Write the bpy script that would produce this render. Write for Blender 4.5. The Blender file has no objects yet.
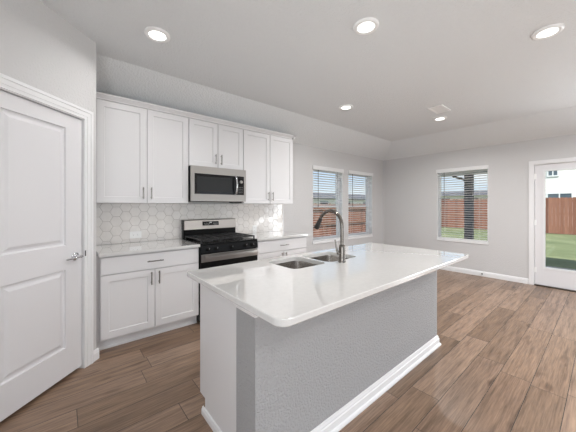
import bpy, bmesh, math, random
from mathutils import Vector, Matrix
random.seed(7)
S = bpy.context.scene
C = S.collection
PI = math.pi

# ------------------------------------------------------------------ camera
YB, XR = 3.592, 6.130            # cabinet wall plane, patio-door wall plane
WH, CH, COVE = 2.468, 2.777, 0.50  # wall height, flat ceiling height, run of the sloped ceiling edge
XL = -1.2                        # living room wall on the pantry side
cam = bpy.data.cameras.new('camera')
cam.sensor_width = 36.0
cam.lens = 268.2 * 36.0 / 576.0
cam.clip_start = 0.02
cam.shift_y = -10.6 / 576.0
co = bpy.data.objects.new('camera', cam)
C.objects.link(co)
co.location = (0, 0, 1.3498)
co.rotation_euler = (PI / 2, 0, -0.6995)
S.camera = co

# ------------------------------------------------------------------ sky, sun, exposure
S.view_settings.view_transform = 'Standard'
S.view_settings.look = 'None'
S.view_settings.exposure = 0.1
S.view_settings.gamma = 1.0
S.view_settings.use_curve_mapping = False
SKY = 1.15
SKY_HIGH = 1.0
w = bpy.data.worlds.new('sky')
S.world = w
w.use_nodes = True
nt = w.node_tree
nt.nodes.clear()
N = nt.nodes.new
out = N('ShaderNodeOutputWorld'); bg = N('ShaderNodeBackground')
tc = N('ShaderNodeTexCoord'); sep = N('ShaderNodeSeparateXYZ'); ramp = N('ShaderNodeValToRGB')
nz = N('ShaderNodeTexNoise'); cr = N('ShaderNodeValToRGB'); mx = N('ShaderNodeMix'); mp = N('ShaderNodeMapping')
mx.data_type = 'RGBA'
L = nt.links.new
L(tc.outputs['Generated'], sep.inputs[0]); L(sep.outputs['Z'], ramp.inputs[0])
ramp.color_ramp.elements[0].position = 0.0; ramp.color_ramp.elements[0].color = (0.84, 0.90, 0.96, 1)
ramp.color_ramp.elements[1].position = 0.55; ramp.color_ramp.elements[1].color = (0.28, 0.45, 0.76, 1)
e = ramp.color_ramp.elements.new(0.16); e.color = (0.45, 0.63, 0.88, 1)
mp.inputs['Scale'].default_value = (1, 1, 3.2)
L(tc.outputs['Generated'], mp.inputs[0]); L(mp.outputs[0], nz.inputs['Vector'])
nz.inputs['Scale'].default_value = 2.3; nz.inputs['Detail'].default_value = 6
cr.color_ramp.elements[0].position = 0.50; cr.color_ramp.elements[1].position = 0.66
L(nz.outputs[0], cr.inputs[0]); L(cr.outputs[0], mx.inputs[0])
L(ramp.outputs[0], mx.inputs[6]); mx.inputs[7].default_value = (0.95, 0.96, 0.98, 1)
hi = N('ShaderNodeMapRange'); vm = N('ShaderNodeVectorMath'); vm.operation = 'SCALE'      # gain added to brighten the unseen upper sky, left neutral
hi.inputs[1].default_value = .22; hi.inputs[2].default_value = .60; hi.inputs[3].default_value = 1.0; hi.inputs[4].default_value = SKY_HIGH
L(sep.outputs['Z'], hi.inputs[0]); L(mx.outputs[2], vm.inputs[0]); L(hi.outputs[0], vm.inputs['Scale'])
L(vm.outputs[0], bg.inputs[0]); bg.inputs[1].default_value = SKY
L(bg.outputs[0], out.inputs[0])

def light(name, kind, loc, energy, color=(1, 1, 1), rot=(0, 0, 0), **kw):
    l = bpy.data.lights.new(name, kind)
    l.energy = energy; l.color = color
    for k, v in kw.items(): setattr(l, k, v)
    o = bpy.data.objects.new(name, l); C.objects.link(o)
    o.location = loc; o.rotation_euler = rot
    return o

sun_dir = Vector((-0.40, -0.36, 0.84)).normalized()
s = light('sun', 'SUN', (-10, 0, 30), 6.6, (1.0, 0.96, 0.9), angle=0.009)
s.rotation_euler = sun_dir.to_track_quat('Z', 'Y').to_euler()
# added fill lights at invented, unseen living room windows behind and beside the camera
REAR_FILL = 5.0
for i, wx in enumerate((0.75, 2.95, 5.0)):
    light('window_daylight', 'AREA', (wx, -4.24, 1.45), REAR_FILL, (0.97, 0.985, 1.0), (PI / 2 + 1.1, 0, 0), shape='RECTANGLE', size=1.7, size_y=1.9)
o = light('window_daylight', 'AREA', (XR + .30, -1.08, 1.3), 80.0, (0.92, 0.96, 1.0), shape='RECTANGLE', size=1.3, size_y=2.0)
o.rotation_euler = Vector((-1, .0, .25)).to_track_quat('-Z', 'Y').to_euler()
o = light('window_daylight', 'AREA', (XL - .32, -1.3, 1.3), 80.0, (0.93, 0.97, 1.0), shape='RECTANGLE', size=1.9, size_y=2.0)
o.rotation_euler = Vector((1, .35, .6)).to_track_quat('-Z', 'Y').to_euler()
LAMP = 14.5     # each recessed lamp
PORTALS = [((XR + .16, 1.855, 1.37), (0, -PI / 2, 0), 1.45, .9), ((XR + .16, .3, 1.12), (0, -PI / 2, 0), 1.65, .72),
           ((4.07, YB + .16, 1.37), (PI / 2, 0, PI), .9, 1.45), ((5.165, YB + .16, 1.37), (PI / 2, 0, PI), .9, 1.45)]
for loc, rot, sx, sy in PORTALS:
    o = light('sky_portal', 'AREA', loc, 1.0, shape='RECTANGLE', size=sx, size_y=sy)
    # orientation fixed below so that -Z looks into the room
    d = Vector((-1, 0, 0)) if abs(loc[0] - XR) < .3 else Vector((0, -1, 0))
    o.rotation_euler = d.to_track_quat('-Z', 'Y').to_euler()
    if abs(loc[0] - XR) < .3: o.data.size, o.data.size_y = sy, sx
    o.data.cycles.is_portal = True

# ------------------------------------------------------------------ materials
def srgb(r, g, b):
    f = lambda c: ((c / 255 + .055) / 1.055) ** 2.4 if c > 10 else c / 255 / 12.92
    return (f(r), f(g), f(b), 1)

def mat(name, col, rough=.5, metal=0.0, bump=None, vary=None, coat=0, spec=.5, emit=None):
    """bump=(scale, strength, distance, detail)  vary=(scale, amount)"""
    m = bpy.data.materials.new(name); m.use_nodes = True
    nt = m.node_tree; b = nt.nodes['Principled BSDF']
    b.inputs['Base Color'].default_value = col
    b.inputs['Roughness'].default_value = rough; b.inputs['Metallic'].default_value = metal
    b.inputs['Coat Weight'].default_value = coat; b.inputs['Specular IOR Level'].default_value = spec
    tc = nt.nodes.new('ShaderNodeTexCoord')
    if vary:
        n = nt.nodes.new('ShaderNodeTexNoise'); n.inputs['Scale'].default_value = vary[0]; n.inputs['Detail'].default_value = 4
        nt.links.new(tc.outputs['Object'], n.inputs['Vector'])
        r = nt.nodes.new('ShaderNodeValToRGB')
        a = vary[1]
        r.color_ramp.elements[0].position = .35; r.color_ramp.elements[1].position = .65
        r.color_ramp.elements[0].color = tuple(c * (1 - a) for c in col[:3]) + (1,)
        r.color_ramp.elements[1].color = tuple(min(1, c * (1 + a)) for c in col[:3]) + (1,)
        nt.links.new(n.outputs[0], r.inputs[0]); nt.links.new(r.outputs[0], b.inputs['Base Color'])
    if bump:
        n = nt.nodes.new('ShaderNodeTexNoise'); n.inputs['Scale'].default_value = bump[0]; n.inputs['Detail'].default_value = bump[3]
        nt.links.new(tc.outputs['Object'], n.inputs['Vector'])
        bp = nt.nodes.new('ShaderNodeBump'); bp.inputs['Strength'].default_value = bump[1]; bp.inputs['Distance'].default_value = bump[2]
        nt.links.new(n.outputs[0], bp.inputs['Height']); nt.links.new(bp.outputs[0], b.inputs['Normal'])
    if emit:
        b.inputs['Emission Color'].default_value = emit[0]; b.inputs['Emission Strength'].default_value = emit[1]
    return m

M = {}
M['wall'] = mat('wall_paint', srgb(210, 209, 209), .75, bump=(70, .7, .006, 3), spec=.3)
M['ceiling'] = mat('ceiling_paint', srgb(230, 232, 233), .85, bump=(58, .85, .009, 4), spec=.2)
M['halfwall'] = mat('textured_wall_paint', srgb(170, 170, 171), .7, bump=(90, 1.0, .010, 3), spec=.3)
M['trim'] = mat('white_trim_paint', srgb(236, 236, 237), .35)
M['door'] = mat('white_door_paint', srgb(228, 227, 229), .4)
M['cab'] = mat('white_cabinet_paint', srgb(226, 225, 226), .38)
M['cabin'] = mat('cabinet_inside', srgb(190, 180, 165), .6)
M['quartz'] = mat('white_quartz', srgb(213, 212, 210), .04, vary=(34, .02), coat=1.0)
M['tile'] = mat('glazed_hexagon_tile', srgb(236, 232, 228), .1, bump=(18, .35, .006, 2), vary=(9, .03), coat=.4)
M['grout'] = mat('grey_grout', srgb(184, 178, 172), .8)
M['steel'] = mat('brushed_stainless_steel', srgb(170, 166, 162), .30, 1.0)
M['steel_dark'] = mat('sink_steel', srgb(188, 184, 180), .24, 1.0)
M['nickel'] = mat('brushed_nickel', srgb(150, 146, 142), .25, 1.0)
M['faucet'] = mat('dark_brushed_nickel', srgb(118, 113, 108), .22, 1.0)
M['chrome'] = mat('chrome', srgb(215, 215, 218), .08, 1.0)
M['black'] = mat('black_enamel', (.005, .005, .005, 1), .25, coat=0, spec=.2)
M['iron'] = mat('cast_iron', (.018, .018, .019, 1), .5, bump=(200, .2, .001, 2))
M['blackglass'] = mat('black_glass', (.008, .008, .009, 1), .08, spec=.4)
M['ovenwin'] = mat('tinted_window_mesh', (.018, .019, .020, 1), .3, spec=.35)
M['mark'] = mat('light_grey_marking', srgb(205, 205, 205), .5)
M['plastic'] = mat('white_plastic', srgb(248, 248, 247), .35)
M['slot'] = mat('dark_slot', (.05, .05, .05, 1), .6)
M['vinyl'] = mat('white_vinyl', srgb(232, 233, 234), .35)
M['slat'] = mat('white_blind_slat', srgb(232, 232, 232), .42)
M['lens'] = mat('frosted_lamp_lens', (.9, .9, .88, 1), .4, emit=((1, .97, .93, 1), 3.0))
M['concrete'] = mat('patio_concrete', srgb(170, 165, 158), .85, bump=(30, .3, .004, 4), vary=(3, .1))
M['post'] = mat('dark_grey_post_stone', srgb(84, 86, 92), .8, bump=(14, .6, .01, 4), vary=(8, .2))
M['beam'] = mat('white_fascia_paint', srgb(226, 226, 224), .6)
M['shingle'] = mat('dark_roof_shingle', srgb(92, 92, 98), .9, bump=(12, .5, .02, 4), vary=(2, .2))
M['siding'] = mat('pale_house_wall', srgb(238, 236, 232), .8, bump=(6, .2, .01, 3))
M['hwin'] = mat('house_window_glass', (.10, .13, .16, 1), .1)
M['bronze'] = mat('dark_bronze_metal', (.03, .028, .027, 1), .45, .3)
M['threshold'] = mat('bronze_threshold', srgb(90, 84, 78), .4, .8)
M['soffit'] = mat('patio_soffit', srgb(214, 214, 212), .7)
M['rubber'] = mat('white_rubber', srgb(225, 225, 225), .6)

def glass_mat():
    m = bpy.data.materials.new('clear_glass'); m.use_nodes = True
    nt = m.node_tree; nt.nodes.clear()
    o = nt.nodes.new('ShaderNodeOutputMaterial'); mix = nt.nodes.new('ShaderNodeMixShader')
    t = nt.nodes.new('ShaderNodeBsdfTransparent'); g = nt.nodes.new('ShaderNodeBsdfGlossy'); f = nt.nodes.new('ShaderNodeLayerWeight'); pw = nt.nodes.new('ShaderNodeMath'); ad = nt.nodes.new('ShaderNodeMath')
    t.inputs[0].default_value = (.96, .98, .97, 1); g.inputs['Roughness'].default_value = .01; f.inputs[0].default_value = .5
    pw.operation = 'POWER'; pw.inputs[1].default_value = 5; ad.operation = 'MULTIPLY_ADD'; ad.inputs[1].default_value = .9; ad.inputs[2].default_value = .03
    nt.links.new(f.outputs['Facing'], pw.inputs[0]); nt.links.new(pw.outputs[0], ad.inputs[0])
    nt.links.new(ad.outputs[0], mix.inputs[0]); nt.links.new(t.outputs[0], mix.inputs[1]); nt.links.new(g.outputs[0], mix.inputs[2])
    nt.links.new(mix.outputs[0], o.inputs[0])
    return m
M['glass'] = glass_mat()

class NT:
    """tiny node-math helper"""
    def __init__(s, m): s.nt = m.node_tree
    def math(s, op, a, b=None, c=None):
        n = s.nt.nodes.new('ShaderNodeMath'); n.operation = op
        for i, v in enumerate((a, b, c)):
            if v is None: continue
            if isinstance(v, (int, float)): n.inputs[i].default_value = v
            else: s.nt.links.new(v, n.inputs[i])
        return n.outputs[0]
    def comb(s, x, y, z):
        n = s.nt.nodes.new('ShaderNodeCombineXYZ')
        for i, v in enumerate((x, y, z)):
            if isinstance(v, (int, float)): n.inputs[i].default_value = v
            else: s.nt.links.new(v, n.inputs[i])
        return n.outputs[0]
    def white(s, v):
        n = s.nt.nodes.new('ShaderNodeTexWhiteNoise'); n.noise_dimensions = '3D'; s.nt.links.new(v, n.inputs['Vector']); return n.outputs['Value']
    def noise(s, v, sc, det=4, rough=.5):
        n = s.nt.nodes.new('ShaderNodeTexNoise'); n.inputs['Scale'].default_value = sc; n.inputs['Detail'].default_value = det
        n.inputs['Roughness'].default_value = rough; s.nt.links.new(v, n.inputs['Vector']); return n.outputs[0]
    def ramp(s, f, stops):
        n = s.nt.nodes.new('ShaderNodeValToRGB'); els = n.color_ramp.elements
        els[0].position, els[0].color = stops[0]; els[1].position, els[1].color = stops[-1]
        for p, c in stops[1:-1]:
            e = els.new(p); e.color = c
        s.nt.links.new(f, n.inputs[0]); return n.outputs[0]
    def mix(s, f, a, b, mode='MIX'):
        n = s.nt.nodes.new('ShaderNodeMix'); n.data_type = 'RGBA'; n.blend_type = mode
        for i, v in ((0, f), (6, a), (7, b)):
            if isinstance(v, (int, float, tuple)): n.inputs[i].default_value = v
            else: s.nt.links.new(v, n.inputs[i])
        return n.outputs[2]

def plank_floor():
    m = bpy.data.materials.new('oak_plank_floor'); m.use_nodes = True
    h = NT(m); nt = m.node_tree; b = nt.nodes['Principled BSDF']
    tc = nt.nodes.new('ShaderNodeTexCoord'); sp = nt.nodes.new('ShaderNodeSeparateXYZ')
    nt.links.new(tc.outputs['Object'], sp.inputs[0])
    x, y = sp.outputs[0], sp.outputs[1]
    PW, PL = .189, 1.22
    v = h.math('DIVIDE', h.math('SUBTRACT', y,   .18 - 40 * PW), PW)
    row = h.math('FLOOR', v); fv = h.math('FRACT', v)
    off = h.white(h.comb(row, 3.1, 7.7))
    u = h.math('ADD', h.math('DIVIDE', h.math('ADD', x, 20), PL), off)
    col = h.math('FLOOR', u); fu = h.math('FRACT', u)
    pid = h.white(h.comb(row, col, 1.3))
    pid2 = h.white(h.comb(row, col, 9.3))
    # seams
    dv = h.math('MINIMUM', fv, h.math('SUBTRACT', 1, fv))
    du = h.math('MINIMUM', fu, h.math('SUBTRACT', 1, fu))
    sv = h.math('LESS_THAN', dv, .0019 / PW); su = h.math('LESS_THAN', du, .0019 / PL)
    seam = h.math('MAXIMUM', sv, su)
    # grain: stretched along x, shifted per plank
    gv = h.comb(h.math('ADD', h.math('MULTIPLY', x, 1.3), h.math('MULTIPLY', pid, 37)), h.math('ADD', h.math('MULTIPLY', y, 16), h.math('MULTIPLY', pid2, 19)), 0)
    g1 = h.noise(gv, 1.6, 6, .62)
    gv2 = h.comb(h.math('ADD', h.math('MULTIPLY', x, 5), h.math('MULTIPLY', pid, 11)), h.math('MULTIPLY', y, 110), 0)
    g2 = h.noise(gv2, 1.0, 3, .6)
    kv = h.comb(h.math('ADD', h.math('MULTIPLY', x, 2.2), h.math('MULTIPLY', pid2, 23)), h.math('MULTIPLY', y, 7), 4)
    kn = h.noise(kv, 1.4, 2, .5)
    base = h.ramp(pid, [(0, srgb(121, 99, 80)), (.35, srgb(140, 116, 96)), (.7, srgb(155, 131, 112)), (1, srgb(129, 105, 86))])
    grain = h.ramp(g1, [(.30, (.50, .46, .42, 1)), (.46, (.88, .86, .85, 1)), (.70, (1.18, 1.16, 1.14, 1))])
    c = h.mix(1.0, base, grain, 'MULTIPLY')
    fine = h.ramp(g2, [(.3, (.66, .65, .64, 1)), (.62, (1.12, 1.12, 1.12, 1))])
    c = h.mix(.95, c, fine, 'MULTIPLY')
    knot = h.ramp(kn, [(.66, (1, 1, 1, 1)), (.78, (.55, .5, .46, 1))])
    c = h.mix(1.0, c, knot, 'MULTIPLY')
    c = h.mix(seam, c, (.03, .022, .018, 1))
    nt.links.new(c, b.inputs['Base Color'])
    b.inputs['Roughness'].default_value = .34
    b.inputs['Specular IOR Level'].default_value = .5
    bp = nt.nodes.new('ShaderNodeBump'); bp.inputs['Strength'].default_value = .25; bp.inputs['Distance'].default_value = .002
    hgt = h.math('SUBTRACT', g2, h.math('MULTIPLY', seam, 1.5))
    nt.links.new(hgt, bp.inputs['Height']); nt.links.new(bp.outputs[0], b.inputs['Normal'])
    return m
M['floor'] = plank_floor()

def fence_mat(name, axis, tones):
    m = bpy.data.materials.new(name); m.use_nodes = True
    h = NT(m); nt = m.node_tree; b = nt.nodes['Principled BSDF']
    tc = nt.nodes.new('ShaderNodeTexCoord'); sp = nt.nodes.new('ShaderNodeSeparateXYZ')
    nt.links.new(tc.outputs['Object'], sp.inputs[0])
    a = sp.outputs[axis]
    idx = h.math('FLOOR', h.math('DIVIDE', a, .142))
    r = h.white(h.comb(idx, 2.2, 5.5))
    g = h.noise(h.comb(h.math('MULTIPLY', a, 30), 0, h.math('MULTIPLY', sp.outputs[2], 2)), 1.0, 4)
    c = h.ramp(r, [(0, tones[0]), (.5, tones[1]), (1, tones[2])])
    gr = h.ramp(g, [(.3, (.8, .78, .76, 1)), (.7, (1.1, 1.1, 1.1, 1))])
    c = h.mix(1.0, c, gr, 'MULTIPLY')
    nt.links.new(c, b.inputs['Base Color']); b.inputs['Roughness'].default_value = .85
    return m
TONES = (srgb(122, 78, 62), srgb(146, 98, 79), srgb(160, 112, 93))
M['fence_y'] = fence_mat('cedar_fence_boards', 1, TONES)
M['fence_x'] = fence_mat('cedar_side_fence_boards', 0, TONES)
M['fence_post'] = mat('fence_post_wood', srgb(140, 98, 78), .85, vary=(6, .15))

def grass_mat():
    m = bpy.data.materials.new('lawn_grass'); m.use_nodes = True
    h = NT(m); nt = m.node_tree; b = nt.nodes['Principled BSDF']
    tc = nt.nodes.new('ShaderNodeTexCoord')
    n1 = h.noise(tc.outputs['Object'], .8, 5); n2 = h.noise(tc.outputs['Object'], 14, 4, .7)
    c = h.ramp(n1, [(.3, srgb(98, 108, 74)), (.6, srgb(126, 131, 98)), (.8, srgb(150, 148, 116))])
    c = h.mix(1.0, c, h.ramp(n2, [(.3, (.7, .75, .65, 1)), (.7, (1.15, 1.15, 1.1, 1))]), 'MULTIPLY')
    nt.links.new(c, b.inputs['Base Color']); b.inputs['Roughness'].default_value = .95
    bp = nt.nodes.new('ShaderNodeBump'); bp.inputs['Strength'].default_value = .8; bp.inputs['Distance'].default_value = .03
    nt.links.new(n2, bp.inputs['Height']); nt.links.new(bp.outputs[0], b.inputs['Normal'])
    return m
M['grass'] = grass_mat()

# ------------------------------------------------------------------ mesh helpers
class MB:
    def __init__(s): s.bm = bmesh.new()
    def box(s, x0, x1, y0, y1, z0, z1, bev=0, seg=2):
        bm = bmesh.new() if bev else s.bm
        mm = Matrix.Translation(((x0 + x1) / 2, (y0 + y1) / 2, (z0 + z1) / 2)) @ Matrix.Diagonal((abs(x1 - x0), abs(y1 - y0), abs(z1 - z0), 1))
        bmesh.ops.create_cube(bm, size=1, matrix=mm)
        if bev:
            bmesh.ops.bevel(bm, geom=bm.edges[:], offset=bev, segments=seg, profile=.7, affect='EDGES')
            s.join(bm)
        return s
    def join(s, bm):
        me = bpy.data.meshes.new('tmp'); bm.to_mesh(me); bm.free(); s.bm.from_mesh(me); bpy.data.meshes.remove(me)
    def prism(s, pts, axis, a, b):
        """extrude a closed 2-D outline along an axis (x: pts=(y,z); y: pts=(x,z); z: pts=(x,y))"""
        def P(p, t):
            return {'x': (t, p[0], p[1]), 'y': (p[0], t, p[1]), 'z': (p[0], p[1], t)}[axis]
        v0 = [s.bm.verts.new(P(p, a)) for p in pts]; v1 = [s.bm.verts.new(P(p, b)) for p in pts]
        n = len(pts)
        s.bm.faces.new(v0); s.bm.faces.new(v1[::-1])
        for i in range(n):
            s.bm.faces.new((v0[i], v0[(i + 1) % n], v1[(i + 1) % n], v1[i]))
        return s
    def tube(s, pts, r, n=12, caps=True):
        rs = r if isinstance(r, (list, tuple)) else [r] * len(pts)
        P = [Vector(p) for p in pts]; rings = []
        t0 = (P[1] - P[0]).normalized()
        up = Vector((0, 0, 1)) if abs(t0.z) < .9 else Vector((1, 0, 0))
        nrm = (up - t0 * up.dot(t0)).normalized()
        for i, p in enumerate(P):
            t = (P[min(i + 1, len(P) - 1)] - P[max(i - 1, 0)]).normalized()
            nrm = (nrm - t * nrm.dot(t)).normalized(); bi = t.cross(nrm)
            rings.append([s.bm.verts.new(p + (nrm * math.cos(2 * PI * k / n) + bi * math.sin(2 * PI * k / n)) * rs[i]) for k in range(n)])
        for a, b in zip(rings, rings[1:]):
            for k in range(n): s.bm.faces.new((a[k], a[(k + 1) % n], b[(k + 1) % n], b[k]))
        if caps: s.bm.faces.new(rings[0][::-1]); s.bm.faces.new(rings[-1])
        return s
    def lathe(s, prof, c=(0, 0, 0), axis='z', n=32):
        """revolve (radius, height) pairs"""
        def P(r, h, a):
            u, v = r * math.cos(a), r * math.sin(a)
            d = {'z': (u, v, h), 'y': (u, h, v), 'x': (h, u, v)}[axis]
            return (c[0] + d[0], c[1] + d[1], c[2] + d[2])
        rings = []
        for r, h in prof:
            if r < 1e-6: rings.append([s.bm.verts.new(P(0, h, 0))])
            else: rings.append([s.bm.verts.new(P(r, h, 2 * PI * k / n)) for k in range(n)])
        for a, b in zip(rings, rings[1:]):
            for k in range(n):
                k2 = (k + 1) % n
                f = [a[k % len(a)], a[k2 % len(a)], b[k2 % len(b)], b[k % len(b)]]
                f2 = []
                for q in f:
                    if q not in f2: f2.append(q)
                if len(f2) > 2: s.bm.faces.new(f2)
        return s
    def sweep(s, prof, path):
        """path(o) gives the plan polyline at offset o; prof = (o, z)"""
        rows = [[s.bm.verts.new((p[0], p[1], z)) for p in path(o)] for o, z in prof]
        for A, B in zip(rows, rows[1:]):
            for k in range(len(A) - 1): s.bm.faces.new((A[k], A[k + 1], B[k + 1], B[k]))
        s.bm.faces.new([r[0] for r in rows]); s.bm.faces.new([r[-1] for r in rows][::-1])
        return s
    def sphere(s, c, r, sc=(1, 1, 1)):
        bmesh.ops.create_uvsphere(s.bm, u_segments=20, v_segments=12, radius=r, matrix=Matrix.Translation(c) @ Matrix.Diagonal((*sc, 1)))
        return s
    def xf(s, m):
        bmesh.ops.transform(s.bm, matrix=m, verts=s.bm.verts); return s

def obj(name, mb, m, parent=None, xf=None, smooth=None):
    bm = mb.bm
    if xf is not None: bmesh.ops.transform(bm, matrix=xf, verts=bm.verts)
    bmesh.ops.remove_doubles(bm, verts=bm.verts, dist=1e-6)
    bmesh.ops.recalc_face_normals(bm, faces=bm.faces)
    base = Vector((0, 0, 0))
    if parent is not None: base = wloc(parent)
    else:
        xs = [v.co for v in bm.verts]
        lo = Vector([min(c[i] for c in xs) for i in range(3)]); hi = Vector([max(c[i] for c in xs) for i in range(3)])
        base = Vector(((lo.x + hi.x) / 2, (lo.y + hi.y) / 2, lo.z))
        if smooth == 'world': base = Vector((0, 0, 0))
    for v in bm.verts: v.co -= base
    me = bpy.data.meshes.new(name); bm.to_mesh(me); bm.free()
    me.materials.append(M[m] if isinstance(m, str) else m)
    o = bpy.data.objects.new(name, me); C.objects.link(o)
    if parent is not None: o.parent = parent
    else: o.location = base
    if smooth is True or smooth == 'smooth':
        me.shade_smooth()
        me.set_sharp_from_angle(angle=math.radians(40))
    return o
def wloc(o):
    v = Vector(o.location)
    while o.parent: o = o.parent; v += Vector(o.location)
    return v
def thing(name, label, cat, loc, group=None):
    o = bpy.data.objects.new(name, None); C.objects.link(o)
    o.empty_display_size = .1
    o.location = loc
    return tag(o, label, cat, group)
def tag(o, label, cat, group=None, kind=None):
    o['label'] = label; o['category'] = cat
    if group: o['group'] = group
    if kind: o['kind'] = kind
    return o
def struct(o, label=None, cat=None):
    o['kind'] = 'structure'
    if label: o['label'] = label
    if cat: o['category'] = cat
    return o
def empty_struct(name, loc, label, cat):
    o = bpy.data.objects.new(name, None); C.objects.link(o); o.location = loc
    return struct(o, label, cat)

# ------------------------------------------------------------------ room shell
TW = .15
YR = -4.1          # wall behind the camera

def wall_cells(a0, a1, z0, z1, holes):
    """rectangles covering [a0,a1]x[z0,z1] minus holes (a0,a1,z0,z1)"""
    A = sorted({a0, a1, *[h[0] for h in holes], *[h[1] for h in holes]}); Z = sorted({z0, z1, *[h[2] for h in holes], *[h[3] for h in holes]})
    r = []
    for i in range(len(A) - 1):
        for j in range(len(Z) - 1):
            ca, cz = (A[i] + A[i + 1]) / 2, (Z[j] + Z[j + 1]) / 2
            if any(h[0] < ca < h[1] and h[2] < cz < h[3] for h in holes): continue
            r.append((A[i], A[i + 1], Z[j], Z[j + 1]))
    return r

# floor
mb = MB(); mb.box(XL - TW, XR, YR - TW, YB + TW, -.1, 0)
struct(obj('floor', mb, 'floor', smooth='world'), 'brown grey oak plank floor running the length of the kitchen', 'floor')

WZ0, WZ1 = .64, 2.104
HA = (3.635, 4.533, WZ0, WZ1); HB = (4.720, 5.640, WZ0, WZ1)
HR = (1.437, 2.333, WZ0, WZ1); HD = (-.145, .802, 0, 2.045)
HG = (-1.75, -.40, .3, 2.3)  # unseen opening added to let side fill light in
mb = MB()
for a0, a1, z0, z1 in wall_cells(XL - TW, XR + TW, -.1, CH + .1, [HA, HB]): mb.box(a0, a1, YB, YB + TW, z0, z1)
struct(obj('wall_back', mb, 'wall', smooth='world'), 'light grey painted wall behind the white cabinets', 'wall')
mb = MB()
for a0, a1, z0, z1 in wall_cells(YR, YB, -.1, CH + .1, [HR, HD, HG]): mb.box(XR, XR + TW, a0, a1, z0, z1)
struct(obj('wall_right', mb, 'wall', smooth='world'), 'light grey painted wall with the patio door', 'wall')
mb = MB()
RW = [(wx - .85, wx + .85, .5, 2.4) for wx in (.75, 2.95, 5.0)]  # openings added behind the camera for the rear fill lights
for a0, a1, z0, z1 in wall_cells(XL - TW, XR + TW, -.1, CH + .1, RW): mb.box(a0, a1, YR - TW, YR, z0, z1)
struct(obj('wall_rear', mb, 'wall', smooth='world'), 'light grey living room wall with three large windows', 'wall')
for i, h in enumerate(RW):  # frames for the added rear openings
    mb = MB()
    for a in (h[0], h[1] - .05, (h[0] + h[1]) / 2 - .025): mb.box(a, a + .05, YR - .11, YR - .05, h[2], h[3])
    for z in (h[2], h[3] - .05): mb.box(h[0], h[1], YR - .11, YR - .05, z, z + .05)
    wn = struct(obj('window_%d' % (i + 4), mb, 'vinyl'), 'large white framed living room window', 'window')

mb = MB()  # frame of the window added for fill light past the patio door
for a in (HG[0], HG[1] - .05, (HG[0] + HG[1]) / 2 - .025): mb.box(XR + .05, XR + .11, a, a + .05, HG[2], HG[3])
for z in (HG[2], HG[3] - .05): mb.box(XR + .05, XR + .11, HG[0], HG[1], z, z + .05)
struct(obj('window_7', mb, 'vinyl'), 'wide white framed living room window beyond the patio door', 'window')

# 45 degree pantry wall : local frame, u along the wall toward the camera's side, v out of the wall (into the room)
PC = Vector((.228, 2.887, 0))
PM = Matrix.Translation(PC) @ Matrix(((-.70711, .70711, 0, 0), (-.70711, -.70711, 0, 0), (0, 0, 1, 0), (0, 0, 0, 1)))
PL = 2.06     # pantry wall length
U0, U1 = .130, .868     # door opening along u
mb = MB()
for a0, a1, z0, z1 in wall_cells(.0, PL, 0, CH, [(U0, U1, 0, 2.068)]): mb.box(a0, a1, -.12, 0, z0, z1)
struct(obj('wall_pantry', mb, 'wall', xf=PM), 'light grey angled wall around the pantry door', 'wall')
mb = MB(); mb.box(PC.x - .11, PC.x - .003, PC.y, YB, 0, CH)
struct(obj('wall_pantry_return', mb, 'wall'), 'short grey wall at the end of the cabinets', 'wall')
e_ = PM @ Vector((PL, 0, 0))
HL = (-2.3, -.3, .3, 2.3)  # unseen opening added to throw fill light across the room
mb = MB()
for a0, a1, z0, z1 in wall_cells(YR, YB, -.1, CH + .1, [HL]): mb.box(XL - TW, XL, a0, a1, z0, z1)
struct(obj('wall_left', mb, 'wall'), 'light grey wall of the living room', 'wall')

mb = MB()  # frame of the window added for that cross fill
for a in (HL[0], HL[1] - .05, (HL[0] + HL[1]) / 2 - .025): mb.box(XL - .11, XL - .05, a, a + .05, HL[2], HL[3])
for z in (HL[2], HL[3] - .05): mb.box(XL - .11, XL - .05, HL[0], HL[1], z, z + .05)
struct(obj('window_8', mb, 'vinyl'), 'wide white framed living room window in the wall beyond the pantry', 'window')

# ceiling : flat field with sloped edges along the cabinet wall and the patio wall
mb = MB(); bm = mb.bm
def quad(*p): bm.faces.new([bm.verts.new(q) for q in p])
x2, y2 = XR - COVE, YB - COVE
quad((XL - TW, YR - TW, CH), (x2, YR - TW, CH), (x2, y2, CH), (XL - TW, y2, CH))
quad((XL - TW, y2, CH), (x2, y2, CH), (XR, YB, WH), (XL - TW, YB, WH))
quad((x2, YR - TW, CH), (XR, YR - TW, WH), (XR, YB, WH), (x2, y2, CH))
# back of the slab so that it has thickness
quad((XL - TW, YR - TW, CH + .12), (XL - TW, YB + TW, CH + .12), (XR + TW, YB + TW, CH + .12), (XR + TW, YR - TW, CH + .12))
struct(obj('ceiling', mb, 'ceiling', smooth='world'), 'pale textured ceiling with sloped edges', 'ceiling')

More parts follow.
